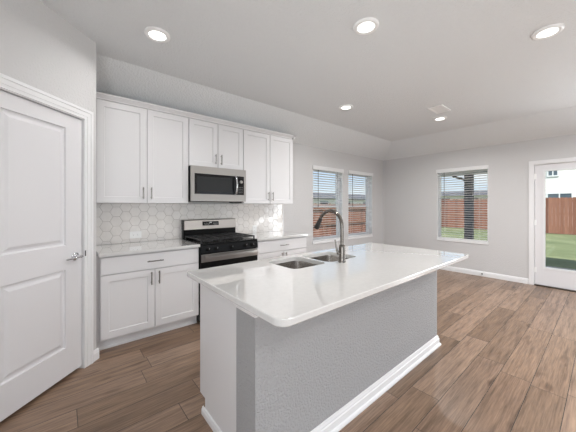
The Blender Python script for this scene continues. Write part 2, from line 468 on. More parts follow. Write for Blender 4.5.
# baseboards (stepped profile) ; profile points are (out, z)
BB = [(0, 0), (.016, 0), (.016, .062), (.012, .070), (.012, .078), (.007, .090), (0, .092)]
def bb_x(mb, x0, x1, ywall, sgn=-1): mb.prism([(ywall + sgn * o, z) for o, z in BB], 'x', x0, x1)
def bb_y(mb, y0, y1, xwall, sgn=-1): mb.prism([(xwall + sgn * o, z) for o, z in BB], 'y', y0, y1)
mb = MB(); bb_y(mb, .864, YB, XR); bb_y(mb, YR, -.207, XR)
struct(obj('baseboard_right', mb, 'trim'), 'white baseboard along the patio door wall', 'baseboard')
mb = MB(); bb_x(mb, 2.86, XR - .016, YB)
struct(obj('baseboard_back', mb, 'trim'), 'white baseboard under the pair of windows', 'baseboard')
mb = MB(); bb_x(mb, XL, XR, YR, 1)
struct(obj('baseboard_rear', mb, 'trim'), 'white baseboard in the living room', 'baseboard')
mb = MB()
mb.prism([(o, z) for o, z in BB], 'x', -.016, U0 - .084)     # pantry wall, local frame
mb.prism([(o, z) for o, z in BB], 'x', U1 + .084, PL)
struct(obj('baseboard_pantry', mb, 'trim', xf=PM), 'white baseboard beside the pantry door', 'baseboard')

# ------------------------------------------------------------------ pantry door (45 degree wall)
def casing(mb, a0, a1, top, wd=.080, inner=0.004):
    """door casing: two legs and a head, stepped profile, in a frame (u, v out, z)"""
    def leg(u_in, s):
        mb.box(*sorted((u_in, u_in + s * wd * .30)), 0, .012, 0, top + wd)
        mb.box(*sorted((u_in + s * wd * .30, u_in + s * wd * .72)), 0, .016, 0, top + wd)
        mb.box(*sorted((u_in + s * wd * .72, u_in + s * wd)), 0, .021, 0, top + wd)
    leg(a0 + inner, -1); leg(a1 - inner, 1)
    mb.box(a0 + inner - wd * .3, a1 - inner + wd * .3, 0, .0121, top, top + wd * .30)
    mb.box(a0 + inner - wd * .72, a1 - inner + wd * .72, 0, .0161, top + wd * .30, top + wd * .72)
    mb.box(a0 + inner - wd, a1 - inner + wd, 0, .0211, top + wd * .72, top + wd)

d1 = empty_struct('door_1', PM @ Vector(((U0 + U1) / 2, -.02, 0)), 'white two panel pantry door with lever handle', 'door')
def raised_door(u0, u1, z0, z1, v0, v1, panels):
    """door slab with moulded raised panels on its room side (v1)"""
    mb = MB()
    for a0, a1, b0, b1 in wall_cells(u0, u1, z0, z1, panels): mb.box(a0, a1, v0, v1, b0, b1)
    bmesh.ops.remove_doubles(mb.bm, verts=mb.bm.verts, dist=1e-5)
    def ring(p, ins, v): return [(p[0] + ins, v, p[2] + ins), (p[1] - ins, v, p[2] + ins), (p[1] - ins, v, p[3] - ins), (p[0] + ins, v, p[3] - ins)]
    for p in panels:
        prof = [(0, v1), (.004, v1 - .013), (.013, v1 - .015), (.026, v1 - .013), (.044, v1 - .004), (.048, v1 - .003)]
        rs = [[mb.bm.verts.new(q) for q in ring(p, i, v)] for i, v in prof]
        for A, B in zip(rs, rs[1:]):
            for k in range(4): mb.bm.faces.new((A[k], A[(k + 1) % 4], B[(k + 1) % 4], B[k]))
        mb.bm.faces.new(rs[-1])
        bk = [mb.bm.verts.new(q) for q in ring(p, 0, v0)]; mb.bm.faces.new(bk[::-1])
    return mb
DU0, DU1 = U0 + .0075, U1 - .0065
leaf = obj('door_leaf', raised_door(DU0, DU1, .026, 2.054, -.047, -.012,
      [(DU0 + .143, DU1 - .143, .244, .852), (DU0 + .143, DU1 - .143, 1.040, 1.952)]), 'door', d1, xf=PM)
mb = MB()
casing(mb, U0, U1, 2.066)
mb.box(U0 - .001, U0 + .003, -.119, 0, 0, 2.068); mb.box(U1 - .003, U1 + .001, -.119, 0, 0, 2.068); mb.box(U0, U1, -.119, 0, 2.060, 2.068)
mb.box(U0 + .003, U0 + .013, -.06, -.048, 0, 2.06); mb.box(U1 - .013, U1 - .003, -.06, -.048, 0, 2.06)
obj('door_casing', mb, 'trim', d1, xf=PM)
mb = MB(); hu, hz = DU0 + .062, .940
mb.lathe([(0, -.013), (.033, -.013), (.033, -.006), (.028, -.001), (.014, .003), (.012, .030), (.0125, .046), (0, .046)], (hu, 0, hz), 'y', 24)
mb.tube([(hu - .012, .040, hz), (hu + .02, .042, hz), (hu + .06, .040, hz - .002), (hu + .095, .034, hz - .004), (hu + .118, .030, hz - .005)], [.0095, .0095, .008, .0075, .0065], 12)
obj('door_handle', mb, 'chrome', d1, xf=PM, smooth=True)['label'] = 'chrome lever handle'
mb = MB(); mb.box(U0 - .0055, U0 + .0005, .008, .0165, hz - .010, hz + .036, .002)
obj('strike_plate', mb, 'bronze', d1, xf=PM)['label'] = 'dark strike plate'
# ------------------------------------------------------------------ patio door on the patio wall: frame (u = Y, v = out of wall toward -X)
WM = Matrix(((0, -1, 0, XR), (1, 0, 0, 0), (0, 0, 1, 0), (0, 0, 0, 1)))
d2 = empty_struct('door_2', (XR, .3, 0), 'white full glass patio door to the lawn', 'door')
mb = MB(); casing(mb, HD[0], HD[1], 2.04, .062)
mb.box(HD[0], HD[0] + .012, -TW, 0, 0, 2.045); mb.box(HD[1] - .012, HD[1], -TW, 0, 0, 2.045); mb.box(HD[0], HD[1], -TW, 0, 2.033, 2.045)
obj('door_casing', mb, 'trim', d2, xf=WM)
dy0, dy1 = HD[0] + .016, HD[1] - .016
gy0, gy1, gz0, gz1 = dy0 + .122, dy1 - .122, .315, 1.925
mb = MB()
for a0, a1, b0, b1 in wall_cells(dy0, dy1, .02, 2.03, [(gy0, gy1, gz0, gz1)]): mb.box(a0, a1, -.055, -.012, b0, b1)
obj('door_leaf', mb, 'door', d2, xf=WM)
mb = MB()
for a0, a1, b0, b1 in wall_cells(gy0 - .022, gy1 + .022, gz0 - .022, gz1 + .022, [(gy0 + .006, gy1 - .006, gz0 + .006, gz1 - .006)]):
    mb.box(a0, a1, -.061, -.005, b0, b1)
obj('glass_frame', mb, 'vinyl', d2, xf=WM)
mb = MB(); mb.box(gy0 - .002, gy1 + .002, -.036, -.030, gz0 - .002, gz1 + .002); obj('door_glass', mb, 'glass', d2, xf=WM)
for z in (.26, 1.06, 1.84):
    mb = MB(); mb.tube([(dy1 + .004, -.006, z - .045), (dy1 + .004, -.006, z + .045)], .007, 10); mb.box(dy1 - .02, dy1 + .012, -.0125, -.009, z - .045, z + .045)
    obj('hinge', mb, 'plastic', d2, xf=WM, smooth=True)
mb = MB(); mb.box(HD[0] + .012, HD[1] - .012, -.14, .03, .0, .018, .004); obj('threshold', mb, 'threshold', d2, xf=WM)
mb = MB(); mb.lathe([(0, -.012), (.03, -.012), (.03, -.004), (.012, 0), (.012, .04), (0, .04)], (dy0 + .06, 0, .94), 'y', 20)
mb.tube([(dy0 + .05, .036, .94), (dy0 + .16, .036, .94)], .009, 10); obj('door_handle', mb, 'nickel', d2, xf=WM, smooth=True)

# ------------------------------------------------------------------ windows with blinds
BM = Matrix(((1, 0, 0, 0), (0, -1, 0, YB), (0, 0, 1, 0), (0, 0, 0, 1)))     # back wall frame (u = X, v = toward the room)
def window(idx, h, xf, label, fixed=False):
    a0, a1, z0, z1 = h
    c = xf @ Vector(((a0 + a1) / 2, 0, z0))
    w = empty_struct('window_%d' % idx, c, label, 'window')
    mb = MB(); fr = .030 if fixed else .042
    for p in wall_cells(a0, a1, z0, z1, [(a0 + fr, a1 - fr, z0 + fr, z1 - fr)]): mb.box(p[0], p[1], -.145, -.085, p[2], p[3])
    obj('window_frame', mb, 'vinyl', w, xf=xf)
    if fixed:
        mb = MB(); mb.box(a0 + .028, a1 - .028, -.118, -.114, z0 + .028, z1 - .028); obj('pane', mb, 'glass', w, xf=xf)
    if not fixed:
        zm = 1.325
        mb = MB()
        for p in wall_cells(a0 + .042, a1 - .042, z0 + .042, zm + .02, [(a0 + .075, a1 - .075, z0 + .08, zm - .02)]): mb.box(p[0], p[1], -.118, -.09, p[2], p[3])
        lo = obj('lower_sash', mb, 'vinyl', w, xf=xf)
        mb = MB(); mb.box(a0 + .073, a1 - .073, -.106, -.102, z0 + .078, zm - .018); obj('pane', mb, 'glass', lo, xf=xf)
        mb = MB()
        for p in wall_cells(a0 + .042, a1 - .042, zm - .02, z1 - .042, [(a0 + .065, a1 - .065, zm + .02, z1 - .065)]): mb.box(p[0], p[1], -.143, -.119, p[2], p[3])
        up = obj('upper_sash', mb, 'vinyl', w, xf=xf)
        mb = MB(); mb.box(a0 + .063, a1 - .063, -.133, -.129, zm + .018, z1 - .063); obj('pane', mb, 'glass', up, xf=xf)
    mb = MB(); mb.box(a0 - .0, a1 + .0, -.085, .012, z0 - .0, z0 + .016, .004); mb.box(a0 - .006, a1 + .006, .0, .014, z0 - .03, z0 + .012, .004)
    obj('window_sill', mb, 'trim', w, xf=xf)
    mb = MB(); jt = .006
    mb.box(a0, a0 + jt, -.085, .001, z0, z1); mb.box(a1 - jt, a1, -.085, .001, z0, z1); mb.box(a0, a1, -.085, .001, z1 - jt, z1)
    obj('jamb', mb, 'trim', w, xf=xf)
    return w
def blind(h, xf, label, wand_side):
    a0, a1, z0, z1 = h
    c = xf @ Vector(((a0 + a1) / 2, 0, z0))
    b = thing('window_blind', label, 'blind', c, 'white slatted window blinds')
    mb = MB(); mb.box(a0 - .012, a1 + .012, .002, .022, z1 - .068, z1 + .006, .004); mb.box(a0 + .008, a1 - .008, -.052, .002, z1 - .05, z1 - .006)
    mb.box(a0 - .012, a0 + .002, -.0, .006, z1 - .066, z1 + .004); 
    obj('valance', mb, 'slat', b, xf=xf)
    n = 29; zt, zb = z1 - .092, z0 + .075
    mb = MB(); tilt = math.radians(13)
    for i in range(n):
        z = zt + (zb - zt) * i / (n - 1)
        # gently crowned slat, 50 mm deep
        pts = []
        for k in range(7):
            t = -1 + 2 * k / 6
            pts.append((-.024 + t * .0235 * math.cos(tilt), z + .0022 * (1 - t * t) + t * .0235 * math.sin(tilt)))
        pr = pts + [(p[0], p[1] - .0026) for p in pts[::-1]]
        mb.prism(pr, 'x', a0 + .011, a1 - .011)
    obj('slats', mb, 'slat', b, xf=xf)
    mb = MB(); mb.box(a0 + .011, a1 - .011, -.049, .001, z0 + .020, z0 + .042, .004); obj('bottom_rail', mb, 'slat', b, xf=xf)
    mb = MB()
    for t in (.16, .84):
        u = a0 + (a1 - a0) * t
        for v in (-.0495, .0015): mb.box(u - .001, u + .001, v - .0006, v + .0006, z0 + .04, z1 - .05)
    obj('ladder_cords', mb, 'slat', b, xf=xf)
    u = a0 + .14 if wand_side < 0 else a1 - .14
    mb = MB(); mb.tube([(u, .010, z1 - .07), (u, .011, z1 - .75)], .0045, 8); mb.tube([(u, .011, z1 - .75), (u, .011, z1 - .78)], [.0045, .007], 8)
    obj('tilt_wand', mb, 'bronze', b, xf=xf, smooth=True)['label'] = 'dark tilt wand'
    return b
window(1, HA, BM, 'white framed window beside the wall cabinets'); window(2, HB, BM, 'white framed window beside the room corner'); window(3, HR, WM, 'white framed window beside the patio door', True)
blind(HA, BM, 'white slatted blind over the window beside the wall cabinets', -1)
blind(HB, BM, 'white slatted blind over the window beside the room corner', -1)
blind(HR, WM, 'white slatted blind over the window beside the patio door', 1)

# ------------------------------------------------------------------ cabinets
def shaker(mb, x0, x1, z0, z1, yf, t=.019, rail=.062, rec=.009):
    """shaker door whose face is at yf (toward -Y), with a recessed centre panel"""
    pr = [(x0 + rail, x1 - rail, z0 + rail, z1 - rail)]
    tmp = MB()
    for a0, a1, b0, b1 in wall_cells(x0, x1, z0, z1, pr): tmp.box(a0, a1, yf, yf + t, b0, b1)
    bmesh.ops.remove_doubles(tmp.bm, verts=tmp.bm.verts, dist=1e-5)
    # drop the inner duplicate faces between the cells
    dead = [f for f in tmp.bm.faces if all(len(e.link_faces) > 2 for e in f.edges)]
    bmesh.ops.delete(tmp.bm, geom=dead, context='FACES')
    tmp.box(x0 + rail - .006, x1 - rail + .006, yf + rec, yf + t - .002, z0 + rail - .006, z1 - rail + .006)
    # small inner chamfer strip around the panel
    a0, a1, b0, b1 = pr[0]; c = .004
    for (p, q, ax) in (((a0, b0), (a1, b0), 0), ((a0, b1), (a1, b1), 0)):
        s = 1 if p[1] == b0 else -1
        tmp.prism([(yf + .001, p[1]), (yf + rec + .001, p[1]), (yf + rec + .001, p[1] + s * c)], 'x', a0, a1)
    for xx, s in ((a0, 1), (a1, -1)):
        tmp.prism([(xx, yf + .001), (xx, yf + rec + .001), (xx + s * c, yf + rec + .001)], 'z', b0, b1)
    tmp_m = tmp.bm; mb.join(tmp_m)
    return mb
def pull(mb, x, y, z, ln, vertical=True):
    """bar pull standing off the face at y"""
    h = ln / 2
    P = (lambda a, o: (x, y - o, z + a)) if vertical else (lambda a, o: (x + a, y - o, z))
    mb.tube([P(-h, .030), P(h, .030)], .0058, 10)
    for a in (-h * .72, h * .72): mb.tube([P(a, .0), P(a, .030)], .0048, 8)
    return mb
def door_part(parent, x0, x1, z0, z1, yf, hx, hz, name='door'):
    d = obj(name, shaker(MB(), x0, x1, z0, z1, yf), 'cab', parent)
    mb = pull(MB(), hx, yf, hz, .128); obj('handle', mb, 'nickel', d, smooth=True)['label'] = 'brushed nickel bar handle'
    return d
YU = YB - .305        # front of wall cabinet boxes
YUF = YU - .020
def upper(x0, x1, z0, z1, label, hz):
    t = thing('wall_cabinet', label, 'cabinet', ((x0 + x1) / 2, YB - .15, z0), 'white kitchen wall cabinets')
    mb = MB(); mb.box(x0 + .0005, x1 - .0005, YU, YB, z0, z1); obj('cabinet_body', mb, 'cab', t)
    m = (x0 + x1) / 2
    for a, b, hx in ((x0 + .006, m - .0045, m - .040), (m + .0045, x1 - .006, m + .040)):
        door_part(t, a, b, z0 + .004, z1 - .006, YUF, hx, hz)
    return t
UX = [.256, 1.174, 1.936, 2.857]
upper(UX[0], UX[1], 1.374, 2.418, 'tall white two door wall cabinet beside the pantry door wall', 1.374 + .11)
upper(UX[1], UX[2], 1.834, 2.418, 'short white two door wall cabinet above the microwave', 1.834 + .11)
upper(UX[2], UX[3], 1.374, 2.418, 'tall white two door wall cabinet ending beside the window', 1.374 + .11)
# crown moulding over the three cabinets
mb = MB()
cp = [(YU + .02, 2.418), (YUF - .002, 2.418), (YUF - .004, 2.429), (YUF - .012, 2.437), (YUF - .030, 2.455), (YUF - .036, 2.459), (YUF - .036, 2.471), (YU + .02, 2.471)]
mb.prism(cp, 'x', UX[0], UX[3] + .036)
sp = [(UX[3] - .02, 2.418), (UX[3] + .001, 2.418), (UX[3] + .004, 2.429), (UX[3] + .010, 2.437), (UX[3] + .028, 2.455), (UX[3] + .036, 2.459), (UX[3] + .036, 2.471), (UX[3] - .02, 2.471)]
mb.prism(sp, 'y', YUF - .036, YB - .002)
tag(obj('crown_moulding', mb, 'cab'), 'white crown moulding running along the tops of the wall cabinets', 'moulding')

YF = YB - .61; YFF = YF - .020
def base_cab(x0, x1, label, fill=0.0):
    t = thing('base_cabinet', label, 'cabinet', ((x0 + x1) / 2, YB - .3, 0), 'white kitchen base cabinets')
    mb = MB(); mb.box(x0, x1, YF, YB, .105, .882); mb.box(x0 - fill, x1, YF + .03, YB, .105, .880); mb.box(x0 - fill, x1, YF + .075, YB, .001, .106)
    obj('cabinet_body', mb, 'cab', t)
    mb = MB(); mb.box(x0 - fill, x1, YF + .062, YF + .0755, .0, .104); mb.box(x0 - fill, x1, YF + .050, YF + .063, 0, .020, .005)
    obj('toe_kick', mb, 'trim', t)
    a0, a1 = x0 + .006, x1 - .006
    mb = MB(); mb.box(a0, a1, YFF, YFF + .019, .712, .868, .002)
    d = obj('drawer_front', mb, 'cab', t)
    obj('handle', pull(MB(), (a0 + a1) / 2, YFF, .79, .150, False), 'nickel', d, smooth=True)['label'] = 'brushed nickel bar handle'
    m = (a0 + a1) / 2
    for p, q, hx in ((a0, m - .003, m - .036), (m + .003, a1, m + .036)): door_part(t, p, q, .118, .702, YFF, hx, .62)
    return t
base_cab(.262, 1.182, 'white base cabinet with drawer and two doors beside the pantry wall', .03)
base_cab(1.954, 2.864, 'white base cabinet with drawer and two doors below the window end')
def counter(x0, x1, label):
    mb = MB(); mb.box(x0, x1, YB - .655, YB, .8825, .914, .004)
    tag(obj('countertop', mb, 'quartz'), label, 'countertop', 'white quartz countertops')
counter(.250, 1.184, 'white quartz countertop between the pantry wall and the range')
counter(1.951, 2.884, 'short white quartz countertop between the range and the windows')

# ------------------------------------------------------------------ hexagon tile backsplash
bs = thing('tile_backsplash', 'white glazed hexagon tile backsplash under the wall cabinets', 'backsplash', (1.58, YB, .914))
bx0, bx1, bz0, bz1 = .250, 2.914, .9145, 1.3735
mb = MB(); mb.box(bx0, bx1, YB - .006, YB, bz0, bz1); obj('grout', mb, 'grout', bs)
def clip(poly, ax, v, keep_less):
    o = []
    for i, p in enumerate(poly):
        q = poly[(i + 1) % len(poly)]
        ip = (p[ax] <= v) == keep_less; iq = (q[ax] <= v) == keep_less
        if ip: o.append(p)
        if ip != iq:
            t = (v - p[ax]) / (q[ax] - p[ax]); o.append((p[0] + (q[0] - p[0]) * t, p[1] + (q[1] - p[1]) * t))
    return o
R_ = .063; G_ = .0016
mb = MB(); i = 0; x = bx0 + .03
while x < bx1 + R_:
    z = bz0 - .02 + (0 if i % 2 else math.sqrt(3) / 2 * R_)
    while z < bz1 + R_:
        hexa = [(x + (R_ - G_) * math.cos(PI / 3 * k), z + (R_ - G_) * math.sin(PI / 3 * k)) for k in range(6)]
        for ax, v, l in ((0, bx0, False), (0, bx1 - .014, True), (1, bz0 + .001, False), (1, bz1 - .001, True)):
            hexa = clip(hexa, ax, v, l) if len(hexa) > 2 else []
        if len(hexa) > 2:
            cx = sum(p[0] for p in hexa) / len(hexa); cz = sum(p[1] for p in hexa) / len(hexa)
            ta, tb = random.uniform(-.022, .022), random.uniform(-.022, .022)
            F_ = lambda p, k, d: (cx + (p[0] - cx) * k, YB - .006 - d + ta * (p[0] - cx) + tb * (p[1] - cz), cz + (p[1] - cz) * k)
            v0 = [mb.bm.verts.new((p[0], YB - .006, p[1])) for p in hexa]
            v1 = [mb.bm.verts.new(F_(p, .985, .0018)) for p in hexa]; v2 = [mb.bm.verts.new(F_(p, .955, .0024)) for p in hexa]
            n = len(hexa)
            for A, B in ((v0, v1), (v1, v2)):
                for k in range(n): mb.bm.faces.new((A[k], A[(k + 1) % n], B[(k + 1) % n], B[k]))
            mb.bm.faces.new(v2)
        z += math.sqrt(3) * R_
    x += 1.5 * R_; i += 1
obj('hexagon_tiles', mb, 'tile', bs)
mb = MB(); mb.box(bx1 - .013, bx1, YB - .013, YB - .004, bz0, bz1, .003); obj('edge_trim', mb, 'trim', bs)

def outlet(xc, zc, label, horizontal):
    y = YB - .011
    t = thing('wall_outlet', label, 'outlet', (xc, YB - .013, zc), 'white outlets in the tile backsplash')
    hw, hh = (.062, .04) if horizontal else (.038, .060)
    mb = MB(); mb.box(xc - hw, xc + hw, y - .007, y, zc - hh, zc + hh, .003); p = obj('cover_plate', mb, 'plastic', t)
    for s in (-1, 1):
        cx, cz = (xc + s * .022, zc) if horizontal else (xc, zc + s * .022)
        mb = MB(); mb.box(cx - .014, cx + .014, y - .009, y - .006, cz - .014, cz + .014, .003); so = obj('socket', mb, 'plastic', t)
        mb = MB()
        for q in (-.005, .005):
            if horizontal: mb.box(cx - .004, cx + .004, y - .0095, y - .0085, cz + q - .001, cz + q + .001)
            else: mb.box(cx + q - .001, cx + q + .001, y - .0095, y - .0085, cz - .004, cz + .004)
        obj('slots', mb, 'slot', so)
outlet(.661, 1.003, 'white outlet in the tiles beside the pantry end of the range', True)
outlet(2.32, .975, 'white outlet in the tiles on the window side of the range', False)

# ------------------------------------------------------------------ gas range
rx0, rx1 = 1.188, 1.947; rc = (rx0 + rx1) / 2
ryf = YB - .655
rg = thing('gas_range', 'stainless steel and black freestanding gas range under the microwave', 'range', (rc, YB - .34, 0))
mb = MB(); mb.box(rx0, rx1, ryf + .03, YB - .02, .03, .895); obj('range_body', mb, 'black', rg)
for xx in (rx0 + .05, rx1 - .05):
    for yy in (ryf + .09, YB - .08):
        mb = MB(); mb.lathe([(0, 0), (.018, 0), (.018, .01), (.012, .032), (0, .032)], (xx, yy, 0), 'z', 12); obj('foot', mb, 'black', rg)
mb = MB(); mb.box(rx0, rx1, ryf, YB - .075, .893, .914, .006); ct = obj('cooktop', mb, 'black', rg)
# back guard: black lower riser + stainless upper fascia
mb = MB(); mb.box(rx0 + .003, rx1 - .003, YB - .085, YB - .022, .912, 1.035); obj('guard_riser', mb, 'black', rg)
mb = MB(); mb.prism([(YB - .022, 1.033), (YB - .105, 1.033), (YB - .100, 1.045), (YB - .082, 1.150), (YB - .074, 1.160), (YB - .022, 1.160)], 'x', rx0 + .008, rx1 - .002)
bg_ = obj('control_fascia', mb, 'steel', rg)
mb = MB(); mb.box(rx0, rx0 + .009, YB - .104, YB - .022, 1.033, 1.160); obj('fascia_end_cap', mb, 'black', rg)
def onface(z, dy=0): return YB - .100 + (z - 1.045) / .105 * .018 - dy
mb = MB(); z0, z1 = 1.078, 1.132
mb.prism([(onface(z0, .0025), z0), (onface(z1, .0025), z1), (onface(z1, -.004), z1), (onface(z0, -.004), z0)], 'x', rc - .125, rc + .108)
dp = obj('display', mb, 'blackglass', rg)
mb = MB()
def mk(x, z, w_, h_): mb.prism([(onface(z - h_, .0032), z - h_), (onface(z + h_, .0032), z + h_), (onface(z + h_, .001), z + h_), (onface(z - h_, .001), z - h_)], 'x', x - w_, x + w_)
mk(rc - .008, 1.118, .016, .006)
for k in range(4): mk(rc - .095 + k * .022, 1.104, .005, .0022); mk(rc + .032 + k * .019, 1.104, .005, .0022)
for k in range(3): mk(rc - .088 + k * .024, 1.090, .005, .002); mk(rc + .040 + k * .019, 1.090, .005, .002)
obj('display_marks', mb, 'mark', dp)
# burners and grates
for bx, by, br in ((rx0 + .17, YB - .47, .048), (rx0 + .17, YB - .22, .038), (rc, YB - .345, .055), (rx1 - .17, YB - .47, .050), (rx1 - .17, YB - .22, .036)):
    mb = MB(); mb.lathe([(0, .913), (br + .012, .913), (br + .010, .920), (br, .922), (br, .928), (br - .006, .934), (0, .935)], (bx, by, 0), 'z', 24)
    obj('burner', mb, 'iron', rg, smooth=True)
gw = (rx1 - rx0 - .03) / 3
for g in range(3):
    a = rx0 + .015 + g * gw + .003; b = a + gw - .006; y0, y1 = ryf + .035, YB - .095
    mb = MB(); zt = .958; th = .006
    def bar(xa, xb, ya, yb): mb.box(xa, xb, ya, yb, zt - .015, zt, .0025, 1)
    bar(a, b, y0, y0 + .012); bar(a, b, y1 - .012, y1); bar(a, a + .012, y0, y1); bar(b - .012, b, y0, y1)
    bar(a, b, (y0 + y1) / 2 - .006, (y0 + y1) / 2 + .006); bar((a + b) / 2 - .006, (a + b) / 2 + .006, y0, y1)
    for yy in ((y0 * 3 + y1) / 4, (y0 + 3 * y1) / 4): bar(a, b, yy - .005, yy + .005)
    for xx in (a, b - .014):
        for yy in (y0, y1 - .014): mb.box(xx, xx + .014, yy, yy + .014, .9135, zt - .004)
    obj('grate', mb, 'iron', rg)
# front control panel with knobs
mb = MB(); mb.prism([(ryf + .032, .800), (ryf - .014, .800), (ryf - .018, .812), (ryf - .004, .893), (ryf + .032, .896)], 'x', rx0, rx1)
obj('knob_panel', mb, 'black', rg)
for k, xx in enumerate((rx0 + .085, rx0 + .185, rc, rx1 - .185, rx1 - .085)):
    mb = MB(); c = (xx, ryf - .011, .852)
    mb.lathe([(0, 0), (.026, 0), (.026, -.006), (.021, -.009), (.019, -.030), (.016, -.033), (0, -.033)], c, 'y', 24)
    mb.box(xx - .003, xx + .003, ryf - .047, ryf - .038, .836, .868)
    kb = obj('knob', mb, 'black', rg, smooth=True)
    mb = MB(); mb.box(xx - .0012, xx + .0012, ryf - .0478, ryf - .0465, .853, .867); obj('pointer_mark', mb, 'mark', kb)
# oven door : stainless top strip, black glass, handle
mb = MB(); mb.box(rx0 + .003, rx1 - .003, ryf - .012, ryf + .028, .20, .795, .004); od = obj('oven_door', mb, 'black', rg)
mb = MB(); mb.box(rx0 + .004, rx1 - .004, ryf - .016, ryf - .010, .706, .794, .002); obj('door_trim', mb, 'steel', od)
mb = MB(); mb.box(rx0 + .10, rx1 - .10, ryf - .0145, ryf - .011, .30, .64); obj('oven_window', mb, 'ovenwin', od)
mb = MB()
mb.box(rx0 + .030, rx1 - .030, ryf - .070, ryf - .052, .742, .782, .008)
for xx in (rx0 + .05, rx1 - .07): mb.box(xx, xx + .022, ryf - .056, ryf - .012, .748, .776, .003)
obj('oven_handle', mb, 'steel', od, smooth=True)
mb = MB(); mb.box(rx0 + .003, rx1 - .003, ryf - .010, ryf + .028, .045, .192, .004); dr = obj('storage_drawer', mb, 'steel', rg)

# ------------------------------------------------------------------ microwave
mx0, mx1 = 1.1785, 1.9335; mz0, mz1 = 1.402, 1.831; myf = YB - .395
mw = thing('microwave', 'stainless steel over the range microwave with dark glass door', 'microwave', ((mx0 + mx1) / 2, YB - .2, mz0))
mb = MB(); mb.box(mx0, mx1, myf + .032, YB - .002, mz0 + .006, mz1); obj('microwave_body', mb, 'black', mw)
pz0, pz1 = mz0 + .088, mz1 - .090   # dark band
px1 = mx1 - .030; px0 = mx0 + .040; pd = mx1 - .135
mb = MB()
for p in wall_cells(mx0, mx1, mz0, mz1, [(px0, px1, pz0, pz1)]): mb.box(p[0], p[1], myf, myf + .034, p[2], p[3])
bmesh.ops.remove_doubles(mb.bm, verts=mb.bm.verts, dist=1e-5)
obj('front_frame', mb, 'steel', mw)
mb = MB(); mb.box(px0, pd - .002, myf + .003, myf + .03, pz0, pz1); md = obj('microwave_door', mb, 'blackglass', mw)
mb = MB(); mb.box(px0 + .030, pd - .075, myf + .0015, myf + .004, pz0 + .028, pz1 - .034, .001); obj('door_window', mb, 'ovenwin', md)
mb = MB(); hx = pd - .030
hp = [(hx, myf + .005, pz0 + .002), (hx, myf - .022, pz0 + .018)]
for k in range(9):
    t = k / 8; hp.append((hx, myf - .030 - .020 * math.sin(PI * t), pz0 + .022 + t * (pz1 - pz0 - .044)))
hp += [(hx, myf - .022, pz1 - .018), (hx, myf + .005, pz1 - .002)]
mb.tube(hp, .013, 12); obj('door_handle', mb, 'chrome', md, smooth=True)['label'] = 'curved polished handle'
mb = MB(); mb.box(pd, px1, myf + .003, myf + .03, pz0, pz1); cp_ = obj('control_panel', mb, 'blackglass', mw)
mb = MB(); mb.lathe([(0, .004), (.023, .004), (.022, -.012), (.019, -.015), (0, -.015)], ((pd + px1) / 2 + .006, myf, pz1 - .075), 'y', 24); obj('dial', mb, 'steel', cp_, smooth=True)
for r in range(4):
    for c in range(3):
        mb = MB(); mb.box(pd + .026 + c * .022, pd + .036 + c * .022, myf + .0022, myf + .0032, pz0 + .03 + r * .024, pz0 + .034 + r * .024)
        obj('button', mb, 'mark', cp_)
mb = MB(); mb.box(mx0 + .02, mx1 - .02, myf + .04, YB - .03, mz0 - .006, mz0 + .007); mb.box(mx1 - .19, mx1 - .04, myf + .04, myf + .12, mz0 - .018, mz0 - .005, .003)
obj('vent_underside', mb, 'black', mw)

# ------------------------------------------------------------------ island
IX0, IX1, IY0, IY1 = .626, 2.784, .784, 1.792
isl = thing('kitchen_island', 'white panelled kitchen island with a grey textured half wall', 'island', (1.7, 1.4, 0))
PX = .703; FY = 1.745; WY0, WY1 = 1.058, 1.236; WX0, WX1 = .690, 2.775
RX = 2.755
# hollow out the sink bay by building the carcass as panels instead of a solid block
mb = MB()
mb.box(PX + .018, RX - .018, WY1 + .001, WY1 + .013, .105, .882); mb.box(PX + .018, RX - .018, WY1 + .013, FY - .022, .105, .123)
for xx in (PX + .018, 1.12, 1.99, RX - .036): mb.box(xx, xx + .018, WY1 + .013, FY - .022, .123, .882)
mb.box(PX + .018, RX - .018, FY - .040, FY - .021, .84, .882); mb.box(PX + .018, RX - .018, FY - .095, FY - .08, .0, .105)
obj('cabinet_carcass', mb, 'cab', isl)
mb = MB(); mb.prism([(WY1, 0), (FY - .080, 0), (FY - .080, .108), (FY, .108), (FY, .882), (WY1, .882)], 'x', PX, PX + .018)
obj('end_panel', mb, 'cab', isl)
mb = MB(); mb.prism([(WY1, 0), (FY - .080, 0), (FY - .080, .108), (FY, .108), (FY, .882), (WY1, .882)], 'x', RX - .018, RX)
obj('end_panel', mb, 'cab', isl)
def island_door(x0, x1, z0, z1):
    m_ = MB(); shaker(m_, x0, x1, z0, z1, 0); m_.xf(Matrix.Translation((0, FY, 0)) @ Matrix.Diagonal((1, -1, 1, 1)))
    d = obj('door', m_, 'cab', isl)
    m2 = MB(); pull(m2, x1 - .035, 0, z1 - .1, .128); m2.xf(Matrix.Translation((0, FY, 0)) @ Matrix.Diagonal((1, -1, 1, 1)))
    obj('handle', m2, 'nickel', d)
for a, b in ((.72, 1.115), (1.125, 1.555), (1.565, 1.99), (2.0, 2.35), (2.36, 2.73)): island_door(a, b, .118, .868)
mb = MB(); mb.box(WX0, WX1, WY0, WY1, 0, .882); obj('half_wall', mb, 'halfwall', isl)
# baseboard round the half wall and shoe along the end panel
mb = MB()
hw_path = lambda o: [(WX0 - o, WY1), (WX0 - o, WY0 - o), (WX1 + o, WY0 - o), (WX1 + o, WY1)]
mb.sweep([(0, 0), (.028, 0), (.028, .012), (.023, .021), (.016, .025), (.016, .064), (.011, .069), (.011, .078), (.006, .094), (0, .096)], hw_path)
obj('baseboard', mb, 'trim', isl)
mb = MB(); mb.prism([(PX, 0), (PX - .014, 0), (PX - .014, .030), (PX - .008, .046), (PX, .048)], 'y', WY1, FY - .055); obj('shoe_moulding', mb, 'trim', isl)
